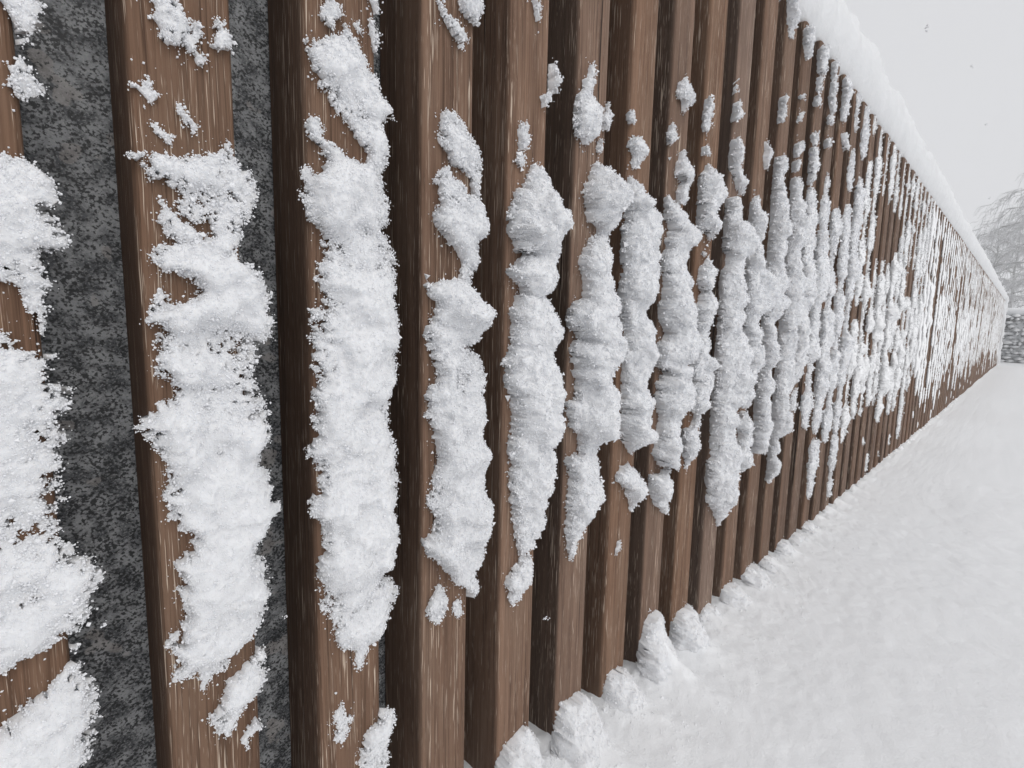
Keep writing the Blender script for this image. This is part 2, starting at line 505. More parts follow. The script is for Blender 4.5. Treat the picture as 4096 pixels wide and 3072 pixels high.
def grains(V, T, bv, N, rad, spacing, rg, fringe=2.2, lx=0.0, crumbs=.35, tetra=False):
    """loose ice grains: irregular octahedra over the crust and along its ragged rim"""
    ar = np.linalg.norm(np.cross(V[T[:, 1]] - V[T[:, 0]], V[T[:, 2]] - V[T[:, 0]]), axis=1) / 2
    n = int(ar.sum() / spacing ** 2)
    f = rg.choice(len(T), n, p=ar / ar.sum())
    w = rg.dirichlet((1, 1, 1), n)
    P = (V[T[f]] * w[:, :, None]).sum(1)
    nn = N[T[f, 0]]
    size = rad * rg.lognormal(0, .38, n)
    deep = np.clip((-P[:, 1] - .004) / .012, 0, 1)              # packed where the snow is thick
    size *= 1 - .30 * deep
    P = P + nn * (size * (rg.uniform(.1, 1.3, n) * (1 - deep) + rg.uniform(0, 1.15, n) * deep))[:, None]
    P = P + nn * (size * np.where(rg.random(n) < .3, rg.uniform(.4, 1.5, n), 0))[:, None]
    keep = rg.random(n) > .12 * deep
    P, size = P[keep], size[keep]
    nb = int(len(bv) * fringe)
    b = rg.choice(bv, nb)
    Pb = V[b] + rg.normal(0, 1, (nb, 3)) * rad * np.array([1.9, .9, 1.9])
    Pb[:, 1] -= rad * rg.uniform(0, 2.0, nb)
    P = np.concatenate([P, Pb]); size = np.concatenate([size, rad * rg.lognormal(-.1, .38, nb)])
    # crumbs scattered over the wood round the patch
    nc = int(len(bv) * crumbs)
    Pc = V[rg.choice(bv, nc)] + rg.normal(0, 1, (nc, 3)) * np.array([.0045, 0, .007])
    lim = (Pc[:, 0] - lx > .001) & (Pc[:, 0] - lx < W - .001)
    Pc = Pc[lim]; Pc[:, 1] = -rad * .3
    P = np.concatenate([P, Pc]); size = np.concatenate([size, rad * rg.lognormal(-.35, .45, len(Pc))])
    n = len(P)
    oct_v = np.array([(1, 0, 0), (-1, 0, 0), (0, 1, 0), (0, -1, 0), (0, 0, 1), (0, 0, -1)], float)
    oct_f = np.array([(0, 2, 4), (2, 1, 4), (1, 3, 4), (3, 0, 4), (2, 0, 5), (1, 2, 5), (3, 1, 5), (0, 3, 5)])
    if tetra:
        oct_v = np.array([(1, 1, 1), (1, -1, -1), (-1, 1, -1), (-1, -1, 1)], float) * .85
        oct_f = np.array([(0, 1, 2), (0, 3, 1), (0, 2, 3), (1, 3, 2)])
    nvv = len(oct_v)
    qn = rg.normal(0, 1, (n, 4)); qn /= np.linalg.norm(qn, axis=1, keepdims=True)
    w_, x, y, z = qn.T
    Rm = np.stack([1 - 2 * (y * y + z * z), 2 * (x * y - z * w_), 2 * (x * z + y * w_), 2 * (x * y + z * w_), 1 - 2 * (x * x + z * z), 2 * (y * z - x * w_),
                   2 * (x * z - y * w_), 2 * (y * z + x * w_), 1 - 2 * (x * x + y * y)], 1).reshape(n, 3, 3)
    sc = rg.uniform(.55, 1.35, (n, nvv, 1)) * size[:, None, None]
    VV = P[:, None, :] + np.einsum('nij,vj->nvi', Rm, oct_v) * sc
    FF = (oct_f[None] + (np.arange(n) * nvv)[:, None, None]).reshape(-1, 3)
    return VV.reshape(-1, 3), FF
def tri_mesh(name, V, F, smooth):
    return mesh_np(name, V, F.ravel(), np.arange(len(F)) * 3, smooth)

PATCHES = "0:832,2,79,16 827,60,78,6 822,61,77,6 819,63,76,5 815,65,73,3 810,67,70,2;0:795,66,69,2 793,62,75,5 789,60,77,6 784,61,78,6 779,63,79,6 776,67,75,4 773,69,72,2;0:732,2,59,16 730,2,69,16 725,2,76,16 717,2,81,16 709,2,75,16 702,2,76,16 693,2,80,16 687,2,79,16 682,2,73,16 676,4,68,16 670,2,69,16 662,2,69,16 659,54,74,7 653,59,75,6 645,59,72,5 639,60,70,4 634,63,69,3 630,65,69,2;0:625,2,53,16 619,2,57,16 613,2,70,16 608,2,71,16 600,2,74,16 594,2,76,16 586,42,73,10 579,2,73,16 573,2,67,16 566,2,72,16 561,2,73,16 552,2,69,16 543,2,75,16 537,2,70,16 531,2,69,16 526,2,62,16 520,2,71,16 514,4,70,16 504,2,68,16 496,2,68,16 490,2,70,16 483,2,73,16 474,2,82,16 463,2,83,16 454,2,83,16 445,2,83,16 438,2,76,16 431,2,69,16 424,2,67,16 420,2,61,16 415,2,51,16 411,2,39,16;0:403,70,72,2 396,64,75,4 391,58,75,6 386,48,75,9 380,40,80,13 373,35,78,14 367,30,81,16 361,2,78,16 354,2,77,16 343,2,75,16 332,2,73,16 322,2,69,16;1:862,12,33,7 858,12,34,8 853,12,36,8 847,12,35,8 842,17,31,5 842,27,29,2;1:851,39,47,4 847,39,46,3 841,32,45,5 838,31,43,5 833,32,44,5 829,36,49,5 827,40,45,2;1:857,53,60,3 854,54,65,4 848,50,66,6 844,45,66,8 844,60,65,3;1:805,9,12,2 800,4,16,4 797,2,19,6 796,6,23,6 792,12,15,2;1:794,27,33,3 791,29,36,3 787,27,44,6 785,37,44,3 780,40,43,2;1:773,7,14,3 770,8,21,5 767,10,26,6 764,14,26,4 762,19,25,3;1:767,52,63,4 757,11,70,19 752,1,75,22 746,-1,78,22 740,2,78,22 736,19,83,20 728,26,73,15 721,23,71,15 716,35,69,11 710,49,67,7 703,42,70,9 693,14,67,17 687,10,70,19 682,8,77,22 676,6,83,22 670,16,83,22 665,33,83,16 658,36,83,15 652,30,83,19 648,4,83,22 641,4,83,22 635,11,83,22 629,8,82,22 624,6,75,22 618,7,74,21 611,5,73,21 603,8,73,21 596,12,73,20 589,16,74,18 582,13,75,20 576,1,78,22 570,-4,82,22 563,-4,83,22 554,1,83,22 545,6,83,22 535,8,82,22 527,10,71,19 518,9,76,21 509,1,78,22 501,2,76,22 493,8,79,22 487,8,83,22 479,15,83,22 471,18,80,20 462,21,73,17 457,17,68,16 451,10,69,19 442,14,74,19 433,12,77,21 423,9,75,21 409,11,80,22 402,9,76,21 395,5,72,21 387,6,74,22 376,8,70,20 368,9,58,16 360,7,51,14 353,16,38,8 345,23,29,3;1:721,10,14,2 717,8,20,4 709,6,25,7 705,8,34,9 699,12,42,10 693,17,42,8;1:661,7,12,2 655,3,15,5 650,0,26,9 645,1,27,9;1:348,64,70,3 344,54,69,6 340,44,67,8 334,40,69,10 325,41,70,10 322,32,68,12 315,30,62,11 307,33,53,7 301,34,49,6 294,37,43,3;1:283,57,66,4 279,51,66,5 274,48,58,4 271,52,56,2;2:913,20,26,3 911,21,30,4 903,14,33,7 896,13,28,6 891,18,26,3 886,22,27,3;2:931,54,73,7 925,57,73,6 923,61,70,4 919,64,68,2;2:901,43,50,3 898,46,54,3 895,50,54,2;2:906,62,68,3 901,63,73,4 894,64,73,4 887,65,71,3;2:893,33,38,3 885,29,45,6 875,7,52,15 868,1,61,19 862,4,67,20 855,10,70,19 847,11,76,21 841,15,79,21 837,16,83,22 830,25,78,17 825,29,71,14 818,33,70,12 810,37,76,13 802,40,78,13 797,49,78,10 790,55,76,8 782,55,76,8;2:802,1,20,7 797,4,21,6 791,5,28,8 787,11,38,9 781,14,39,9 775,17,48,11 770,19,48,10;2:770,-7,3,4 766,-8,8,6 762,-3,9,5;2:778,25,77,17 773,15,77,20 764,4,80,22 755,-7,81,22 747,-8,81,22 737,-8,76,22 731,-2,75,22 721,11,78,22 714,11,83,22 705,9,83,22 700,11,83,22 691,6,78,22 683,2,80,22 675,6,83,22 667,17,83,22 658,17,83,22 650,4,83,22 638,1,83,22 630,6,83,22 621,6,83,22 613,4,83,22 604,7,83,22 595,7,83,22 587,5,83,22 577,-1,83,22 568,5,81,22 558,3,75,22 549,0,79,22 540,-1,79,22 532,0,75,22 519,-5,83,22 510,2,83,22 497,5,83,22 488,4,83,22 479,1,83,22 467,-2,83,22 458,4,83,22 447,9,83,22 438,5,83,22 429,9,83,22 421,3,82,22 412,0,82,22 402,8,83,22 396,2,80,22 385,8,72,21 372,8,81,22 358,10,83,22 346,12,75,21 332,16,70,18 319,24,65,14 305,37,56,7 299,33,49,6 292,36,43,3;2:254,21,25,2 250,14,27,5 241,13,32,7 231,12,31,7 223,15,25,4;2:219,71,75,2 220,54,74,7 214,47,80,11 207,42,79,12 198,41,76,12 188,40,74,12 177,40,73,11 162,41,73,11;3:960,15,20,3 956,17,31,6 950,21,37,6 943,25,43,7 938,31,49,7 933,35,50,6 929,39,46,3;3:977,40,71,11 970,42,69,10 964,46,68,8 959,53,68,6;3:850,20,46,9 842,17,56,13 834,18,68,17 825,17,73,19 816,24,73,23 809,32,73,25 806,55,73,12 797,64,73,9 786,68,73,8;3:797,22,29,3 791,18,47,10 783,14,51,13 777,22,57,12 768,24,72,16 757,11,73,33 749,9,78,35 741,21,79,35 730,31,75,35 723,37,73,24 715,50,73,12 705,50,68,7 696,42,60,7 686,46,60,6;3:681,11,60,17 673,7,63,19 663,11,73,28 654,13,75,35 644,5,78,35 634,1,73,33 624,0,72,24 614,-1,59,20 603,9,73,21 594,13,79,35 583,16,83,35 575,16,83,35 565,6,78,35 555,2,82,34 543,0,83,34 533,4,83,34 521,6,74,34 507,10,73,25 500,14,73,35 489,12,83,34 478,12,83,34 468,16,83,34 458,12,83,34 444,6,83,34 430,6,83,34 419,12,81,35 409,6,79,35 401,-6,83,34 388,6,83,34 372,23,83,35 359,28,82,35 346,41,72,35 332,53,73,27 318,70,72,13;3:339,19,27,4 331,13,30,7 322,4,29,9 309,13,27,6;3:314,48,53,3 309,42,54,5 299,46,56,4;4:1021,28,32,3 1012,30,37,4 1001,32,38,3;4:955,70,73,3 944,62,73,9 935,65,72,13 928,68,72,3;4:918,46,60,6 912,49,63,6 906,49,58,4;4:870,13,24,5 861,11,27,6 852,11,26,6 844,13,18,3;4:838,12,21,4 831,8,20,5;4:834,36,47,5 825,28,55,10 815,31,63,12 802,18,65,17 791,3,67,22 781,1,73,33 773,1,83,34 763,-1,77,34 753,2,73,34 742,7,72,35 735,0,73,28 729,10,73,22 727,32,69,14 717,5,68,22 707,-5,71,26 699,9,71,22 688,20,62,15 680,25,50,9;4:675,12,65,19 663,1,70,24 650,8,73,24 637,5,76,34 623,8,77,34 612,6,72,23 596,-4,73,26 585,-1,77,34 573,-2,83,34 560,2,78,34 548,5,78,34 534,8,77,34 522,6,76,34 504,12,76,34 490,2,72,25 473,13,73,27 453,11,72,29 437,9,73,26 419,12,67,20 402,15,68,19 398,13,65,19 385,16,66,18 372,16,64,17 356,31,57,10 349,25,56,11 336,32,39,4;4:328,29,50,8 320,15,48,12 310,4,46,15 298,11,47,13 290,13,28,6 276,16,22,3;5:981,21,27,3 969,14,27,6 958,8,27,8;5:949,8,16,4 941,-1,38,15 928,-8,37,19 916,-8,32,18 904,-8,32,19 896,-8,30,16 889,-4,26,12 884,12,15,2;5:944,61,65,3 933,51,64,6 923,51,65,6 913,54,57,3;5:898,48,52,3 888,43,54,5 881,47,52,3;5:860,42,49,4 850,32,70,15 834,19,72,31 822,17,79,34 810,21,74,34 799,25,78,35 787,33,72,28 780,51,73,11 771,52,66,7 758,31,66,14 747,21,69,18 738,15,65,19 727,12,69,22 715,16,70,21 703,21,72,20 690,21,73,23 677,22,72,32 665,-4,73,30 657,-8,73,29 646,-8,72,32 636,-6,72,34 625,19,74,35 612,2,77,34 599,6,83,34 588,14,72,30 577,11,66,21 566,12,74,34 552,19,83,34 538,17,83,34 527,0,83,34 512,-2,83,34 498,5,83,34 487,23,72,34 471,28,72,17 460,25,62,15 453,4,66,23 437,5,71,25 417,10,73,32 398,4,72,27 383,8,68,23 370,9,56,18 356,6,53,18 339,11,48,14 328,11,26,6 316,8,26,8 305,16,24,4;6:951,-6,8,7 942,-1,13,7;6:919,5,26,10 908,0,33,14 899,7,34,12 886,12,21,5;6:863,2,10,5 854,-6,26,13 842,-8,29,17 830,-8,62,26 818,-8,72,27 804,-5,68,26 790,-8,72,30 777,1,71,33 762,-8,83,34 749,-5,71,33 736,1,72,29 722,-2,68,26 707,-8,72,30 693,-8,72,30 679,-7,73,27 667,-2,55,24 651,4,61,24 634,9,64,23 617,7,65,24 603,-1,73,29 583,10,71,28 568,11,62,22 553,16,54,16 538,18,72,28 524,10,72,34 509,16,79,34 494,8,83,34 481,14,83,34 468,15,72,30 456,25,70,19 441,40,49,5;6:413,15,42,12 401,12,54,18 383,27,69,18 369,37,72,24 349,48,68,10 340,53,63,5;6:281,22,31,5 272,18,27,5 262,17,19,2;7:1053,35,43,6 1038,21,51,15 1024,12,50,18 1016,29,52,12 1005,36,41,4;7:966,-1,4,4 953,-8,12,13 943,-8,4,7;7:930,40,45,4 916,31,55,12 901,22,57,17 892,51,59,6 881,36,52,9 870,32,48,9 859,38,51,7;7:853,-8,3,8 844,-7,24,15 832,-5,48,25 821,1,67,26 809,8,70,32 793,-1,66,26 778,6,49,20 762,3,53,24 747,-1,53,25 732,6,61,26 711,4,72,26 690,1,72,28 674,-3,71,34 659,-1,74,34 643,6,61,26 630,18,80,34 616,4,83,34 603,-5,83,34 590,-3,72,30 577,-7,48,26 567,25,73,30 552,1,83,34 532,3,83,34 517,-1,77,34 497,7,59,25 479,14,51,18 469,10,62,25 452,6,70,30 433,9,71,32 416,5,72,33 399,23,72,24;7:382,47,56,6 382,-7,46,24 363,0,53,25 346,2,51,23 326,15,54,19 307,44,58,8;8:1043,-8,6,11 1024,-8,8,13 1006,-8,-1,7;8:1020,0,10,7 1004,-8,10,14 998,-3,5,6;8:966,-8,1,8 957,-8,7,13;8:930,13,19,4 913,-8,30,21 894,-8,51,26 878,-8,46,26 867,-8,31,22 853,-8,31,23 837,-8,37,26 825,4,40,20 815,37,47,7;8:776,18,24,4 767,38,51,9 750,9,49,22 733,5,49,24 720,20,44,15 709,41,50,7;8:701,16,48,19 684,0,46,25 670,8,40,19 653,-2,42,24 636,7,35,17 618,9,42,19 598,6,38,19 580,2,62,26 565,-2,58,26 547,13,46,19 527,-3,42,25 507,-7,38,25 488,2,39,21 472,36,46,7 458,25,40,10 447,-5,29,19 429,-8,33,23 414,-7,39,25 397,2,31,17 377,11,17,5;9:1076,-8,3,11 1059,-8,10,17 1052,-8,1,9;9:1116,-8,-3,4 1098,-8,-2,5 1089,-8,-4,3;9:1005,-4,17,13 985,-8,13,18 967,-8,14,20 953,-2,26,18 942,15,40,16 930,25,43,11 924,41,48,5;9:896,-8,8,15 877,-8,22,26 863,-8,22,26 850,-8,4,11;9:871,35,43,5 854,-6,53,26 834,-8,70,32 816,-8,73,33 798,-8,83,34 788,5,46,25 770,1,51,26 753,-8,38,26 735,-8,60,26 714,-8,67,26 692,-8,71,26 671,-8,71,27 649,-8,70,26 624,-8,72,27 599,-8,80,34 573,-8,83,34 550,-8,83,34 529,-8,83,34 507,-8,77,34 483,-8,71,28 457,-8,71,27 430,-8,70,26 408,-8,71,32 382,6,83,34 367,-8,72,34 351,-8,70,33 326,-8,72,33 295,-2,72,28 270,9,70,29 243,36,73,22 226,47,67,12 211,57,63,4;10:1042,35,41,4 1028,42,55,7 1011,37,54,9 1001,49,57,5;10:921,4,20,9 902,-8,19,16 879,-8,23,26 863,-8,18,21 846,2,35,19 829,23,44,12 808,10,39,17 800,-6,27,19 781,-2,32,19 764,-8,70,34 745,-8,83,34 721,-8,83,34 698,-8,72,32 674,-8,48,26 651,-2,37,22 623,3,42,22 596,9,48,22 571,22,62,22 547,9,49,22 523,5,45,22 499,-7,46,26 478,-3,27,17;10:447,20,42,12 428,-3,52,26 404,19,65,25 383,14,72,26 363,1,57,26 341,5,41,20 322,8,26,10;11:1381,-8,17,14 1360,-8,17,16 1343,-8,26,19 1327,4,27,12 1304,10,24,7;11:1154,-8,6,10 1133,-8,5,10 1117,-8,0,6;11:1027,-8,14,17 1013,-8,21,22 995,-8,14,17 977,-8,11,14;11:977,1,20,10 950,-8,18,19 929,-8,40,26 905,-8,25,24 881,-8,31,26 854,-8,25,25 825,-8,52,26 810,-8,32,26 776,-8,43,26 742,-8,67,26 713,-8,67,26 688,-8,34,26 652,-8,19,20 598,-8,23,23 562,-8,26,25 525,-8,26,26 507,-8,46,26 482,-8,19,20 455,-8,22,23 432,-8,26,25 404,-8,23,23 379,-8,23,23 353,-8,19,21;12:1353,-8,17,17 1340,-8,21,15 1321,-5,24,14 1299,2,20,9;12:1206,-8,6,10 1200,-5,11,7;12:1167,5,18,6 1148,-8,3,7;12:1094,-8,14,15 1079,-8,25,23 1067,-8,7,10;12:1053,-8,11,10 1034,-8,7,10;12:1005,-8,14,15 987,-8,18,18 970,-8,22,15 943,-8,40,26 918,-8,51,26 888,-8,51,26 860,-8,52,26 831,-8,31,26 823,-8,26,23 794,-8,31,26 765,-8,55,26 730,-8,43,26 700,-8,55,26 665,-8,32,26 635,-8,45,26 604,-8,56,26 572,-8,46,26 533,-8,60,26 501,-8,70,27 479,-8,34,26 448,-8,34,26 416,-8,34,26 388,-8,46,26 363,-8,15,16;12:352,-8,14,15 319,-8,12,14;12:311,-8,21,20 280,-8,17,18 250,-8,8,11;13:1349,-8,25,21 1323,-8,25,21 1304,-7,23,13;13:1283,-8,7,9 1256,-8,8,10;13:1242,-8,8,10 1225,-8,8,10;13:1151,-5,22,12 1128,-4,17,9;13:1108,-8,9,10 1078,-8,19,17 1050,-8,15,15 1030,-8,2,7;14:1361,-8,10,11 1326,-6,14,8;14:1312,-1,19,8 1268,-8,11,11 1247,7,24,7;14:1228,-8,13,12 1206,-8,11,8;14:1162,-8,11,11 1147,-8,6,8;15:1365,-8,18,11 1323,-8,25,14 1281,-8,24,14 1258,-5,26,11;15:1214,4,47,16 1189,40,72,12"
patches = []
for s in PATCHES.split(';'):
    kk, rr = s.split(':')
    patches.append((int(kk), [tuple(int(v) for v in r.split(',')) for r in rr.split()]))

def column(k, z0, z1, seed, wid=1.0, thick=1.0):
    """rows of a plastered run of snow on slat k between two heights (mm)"""
    zs = np.arange(z0, z1 + 1, 11)
    out = []
    for z in zs:
        n1, n2 = vn(z * .021, seed, 1.5), vn(z * .034, seed, 6.5)
        bead = abs(vn(z * .019 + seed * 3, seed, 9.5)) * 2.2 - .1
        l = -2 + (7 * n1 - 3 * bead) * wid + 5 * (1 - wid) * 6
        r = 62 + 7 * n2 + 6 * bead - 30 * (1 - wid)
        t = (12 + 14 * max(bead, -.2) + 5 * vn(z * .012, seed, 3.5)) * thick
        band = .50 + .62 * math.exp(-((z - 670) / 270) ** 2)
        t *= band
        r -= 9 * (1 - band) * (z > 700)
        end = min(1, (z - z0 + 12) / 70, (z1 - z + 12) / 70)
        c = (l + r) / 2
        notch = vn(z * .016 + seed, seed * 1.7, 4.2)
        lim = (-.36 if k < 25 else -.62) if z < 930 else (-.08 if k < 30 else -.30)
        nk = 1.0 if notch > lim else .42
        t *= nk ** 1.3
        hw = nk * (r - l) / 2 * (.35 + .65 * max(end, 0.05) ** .6)
        out.append((int(z), int(c - hw), int(c + hw), max(1.5, t * max(end, .1) ** .5)))
    return out
# runs on the slats from the fourteenth on, read off the photograph
patches += [(13, column(13, 505, 1015, 1.3)), (13, column(13, 425, 475, 2.3, .8, .7)), (14, column(14, 360, 1085, 3.3)),
            (15, column(15, 330, 1010, 4.3)), (15, column(15, 120, 300, 4.9, .8, .8)),
            (16, column(16, 285, 1040, 5.3)), (16, column(16, 1090, 1200, 5.7, .7, .6)), (16, column(16, 1265, 1370, 5.9, .9, .8)),
            (17, column(17, 300, 1150, 6.3)), (17, column(17, 60, 280, 6.7, .8, .8)), (17, column(17, 1210, 1372, 6.9, .9, .8))]
far = []
far_rg = random.Random(11)
for k in range(18, K1 + 1):
    tan = (S0 + k * PITCH) / .445
    thk = min(.9, (122.0 if k < 26 else 100.0 if k < 34 else 64.0 if k < 60 else 46.0) / tan / 19.0)
    hi = 1372
    lo = 330 + int(120 * vn(k * .23, 3.1)) + far_rg.randint(-60, 60)
    if far_rg.random() < .16:
        lo = far_rg.randint(60, 200)
    if k > 80:
        lo -= int((k - 80) * 1.5)
    lo = max(lo, 30)
    cuts = []
    if 20 <= k <= 23:
        cuts.append((925 + 20 * (k - 20), 1165 - 10 * (k - 20)))
    if k in (26, 27):
        cuts.append((820, 960))
    for _ in range(far_rg.choice((0, 0, 1, 1) if k > 24 else (0, 1, 1, 2))):
        c = far_rg.randint(lo + 60, 1340)
        cuts.append((c, c + far_rg.randint(25, 90 if k < 40 else 160)))
    if k > 32 and far_rg.random() < .10:
        cuts.append((far_rg.randint(150, 900), far_rg.randint(1000, 1372)))
    zz, runs = lo, []
    for c0, c1 in sorted(cuts):
        if c0 - zz > 40:
            runs.append((zz, c0))
        zz = max(zz, c1)
    if hi - zz > 40:
        runs.append((zz, hi))
    for i, (z0, z1) in enumerate(runs):
        up = z0 > 900
        narrow = far_rg.uniform(.55, 1.0) if ((up or far_rg.random() < .3) and k < 28) else 1.0
        far.append((k, column(k, z0, z1, k * 1.7 + i * .61, narrow, thk * narrow * far_rg.uniform(.55, 1.15))))
    if far_rg.random() < .4:
        zb = far_rg.randint(40, max(60, lo - 60))
        far.append((k, column(k, zb, zb + far_rg.randint(25, 70), k * 2.9, .6, .5)))

ORD = ["first", "second", "third", "fourth", "fifth", "sixth", "seventh", "eighth", "ninth", "tenth", "eleventh", "twelfth",
       "thirteenth", "fourteenth", "fifteenth", "sixteenth", "seventeenth", "eighteenth"]
by_slat = {}
for i, (k, rows) in enumerate(patches):
    by_slat.setdefault(k, []).append((-max(r[0] for r in rows), i))
rank, total = {}, {}
for k, lst in by_slat.items():
    for j, (_, i) in enumerate(sorted(lst)):
        rank[i], total[i] = j, len(lst)
for i, (k, rows) in enumerate(patches):
    cell = .0017 if k <= 3 else .0021 if k <= 7 else .0025 if k <= 12 else .0034
    sh = snow_sheet(k, rows, cell, 10.0 + i * 13.7, 1.0, 1.0 if k <= 4 else .8 if k <= 8 else .4 if k <= 12 else 0.0)
    if sh is None:
        continue
    V, VA, FA, T, bv, N = sh
    span = max(r[0] for r in rows) - min(r[0] for r in rows)
    thick = max(r[3] for r in rows)
    size = "long thick run of snow" if span > 250 else "broad clump of snow" if span > 70 and thick > 12 else "small crumbly snow patch" if span > 32 else "tiny speck of snow"
    where = "the only one" if total[i] == 1 else "topmost" if rank[i] == 0 else "lowest" if rank[i] == total[i] - 1 else ORD[rank[i]] + " from the top"
    o = link("snow_patch", tri_mesh("snow_patch", VA, FA, True), M_snow, None,
             label=f"{size}, {where} on the {ORD[k]} slat from the left", category="snow patch", group="snow patches stuck to the fence slats")
    rg = np.random.default_rng(100 + i)
    if k <= 17:
        rad = .00065 if k <= 1 else .00072 if k <= 3 else .0009 if k <= 7 else .0012 if k <= 12 else .0016
        spc = .0015 if k <= 1 else .0016 if k <= 2 else .0014 if k <= 3 else .0018 if k <= 7 else .0023 if k <= 12 else .0040
        GV, GF = grains(V, T, bv, N, rad, spc * 1.02, rg, 3.2 if k <= 8 else 2.0, slat_left(k), .55, k > 2)
        link("snow_grains", tri_mesh("snow_grains", GV, GF, False), M_grain, o, kind="stuff")
heap_v, heap_f, base = [], [], 0
for k in range(1, 60):
    m_ = MOUND.get(k, .018 + .030 * abs(float(vn(k * 3.7, 1.2)))) * 1000
    if k < 4:
        continue
    if k >= 16:
        m_ *= .5
    b_ = float(vn(k * 5.1, 2.7)) * 8
    rows = [(-30, -26 + b_, 94 + b_, 80 if k < 16 else 34), (-4, -16 + b_, 82 + b_, 60 if k < 16 else 26), (int(m_ * .25), -8, 74, 44 if k < 16 else 20), (int(m_ * .55), -3, 71, 32 if k < 16 else 15),
            (int(m_ * .82), 1 + b_ * .5, 67 + b_ * .5, 25 if k < 16 else 10), (int(m_ * .97), 6 + b_, 60 + b_, 16 if k < 16 else 6)]
    sh = snow_sheet(k, rows, .0024 if k < 9 else .0032 if k < 16 else .006, 5000.0 + 3.9 * k)
    V, VA, FA, T, bv, N = sh
    if k < 16:
        o = link("snow_heap", tri_mesh("snow_heap", VA, FA, True), M_snow, None,
                 label=f"pointed heap of snow at the foot of the {ORD[k]} slat from the left", category="snow heap", group="snow heaps along the foot of the fence")
        GV, GF = grains(V, T, bv, N, .0010 if k < 9 else .0013, .0026 if k < 9 else .0036, np.random.default_rng(700 + k), .8, slat_left(k))
        link("snow_grains", tri_mesh("snow_grains", GV, GF, False), M_grain, o, kind="stuff")
    else:
        heap_v.append(VA); heap_f.append(FA + base); base += len(VA)
link("snow_drift", tri_mesh("snow_drift", np.concatenate(heap_v), np.concatenate(heap_f), True), M_snow, None, kind="stuff",
     label="low scalloped drift of snow along the foot of the far slats", category="snow")
# loose grains lying on the ground by the fence
rg = np.random.default_rng(77)
n = 9000
px = .36 + rg.random(n) ** 1.5 * 1.5
py = -rg.random(n) ** 1.6 * .16 - .002
pz = ground_z(px, py)
gv = np.stack([px, py, pz], 1)
oct_v = np.array([(1, 0, 0), (-1, 0, 0), (0, 1, 0), (0, -1, 0), (0, 0, 1), (0, 0, -1)], float)
oct_f = np.array([(0, 2, 4), (2, 1, 4), (1, 3, 4), (3, 0, 4), (2, 0, 5), (1, 2, 5), (3, 1, 5), (0, 3, 5)])
sz = .0008 * rg.lognormal(0, .4, n)
GV = (gv[:, None] + oct_v[None] * (rg.uniform(.5, 1.4, (n, 6)) * sz[:, None])[:, :, None]).reshape(-1, 3)
GF = (oct_f[None] + (np.arange(n) * 6)[:, None, None]).reshape(-1, 3)
link("snow_grains", tri_mesh("snow_grains", GV, GF, False), M_grain, ground, kind="stuff")
VV, FF, base = [], [], 0
for i, (k, rows) in enumerate(far):
    cell = .0046 if k < 30 else .0062 if k < 60 else .0095
    sh = snow_sheet(k, rows, cell, 900.0 + i * 7.3, 1.0 if k < 28 else .55)
    if sh is None:
        continue
    VV.append(sh[1]); FF.append(sh[2] + base); base += len(sh[1])
    if k <= 30:
        GV, GF = grains(sh[0], sh[3], sh[4], sh[5], .0016, .0070, np.random.default_rng(3000 + i), .8, slat_left(k), .1, True)
        VV.append(GV); FF.append(GF + base); base += len(GV)
link("plastered_snow", tri_mesh("plastered_snow", np.concatenate(VV), np.concatenate(FF), True), M_far, None, kind="stuff",
     label="ragged vertical runs of snow plastered over the far slats", category="snow")

# ------------------------------------------------------------------ snow cap along the top
def cap(name, prof, xs, shape, mat, **kw):
    n, nxx = len(prof), len(xs)
    prof = np.array(prof)
    X = np.repeat(xs, n); Y = np.tile(prof[:, 0], nxx); Z = np.tile(prof[:, 1], nxx); T = np.tile(np.linspace(0, 1, n), nxx)
    V = np.stack(shape(X, Y, Z, T), 1)
    I, J = np.meshgrid(np.arange(n - 1), np.arange(nxx - 1))
    a = (J * n + I).ravel()
    q = np.stack([a, a + 1, a + n + 1, a + n], 1)
    caps0 = np.arange(n); caps1 = ((nxx - 1) * n + np.arange(n))[::-1]
    loops = np.concatenate([q.ravel(), caps0, caps1])
    starts = np.concatenate([np.arange(len(q)) * 4, [len(q) * 4, len(q) * 4 + n]])
    return link(name, mesh_np(name, V, loops, starts, True), mat, None, **kw)
def smooth_profile(pts, n):
    pts = np.array(pts, float)
    d = np.concatenate([[0], np.cumsum(np.linalg.norm(np.diff(pts, axis=0), axis=1))])
    s = np.linspace(0, d[-1], n)
    P = np.stack([np.interp(s, d, pts[:, 0]), np.interp(s, d, pts[:, 1])], 1)
    for _ in range(3):
        P[1:-1] = (P[:-2] + 2 * P[1:-1] + P[2:]) / 4
    return P
prof = smooth_profile([(0.40, -0.012), (0.03, -0.012), (0.008, -0.004), (0.000, 0.02), (-0.014, 0.05), (-0.020, 0.09), (-0.014, 0.135), (0.010, 0.170), (0.07, 0.200),
                       (0.18, 0.215), (0.32, 0.21), (0.43, 0.18), (0.47, 0.13), (0.46, 0.03), (0.43, -0.01), (0.40, -0.012)], 84)
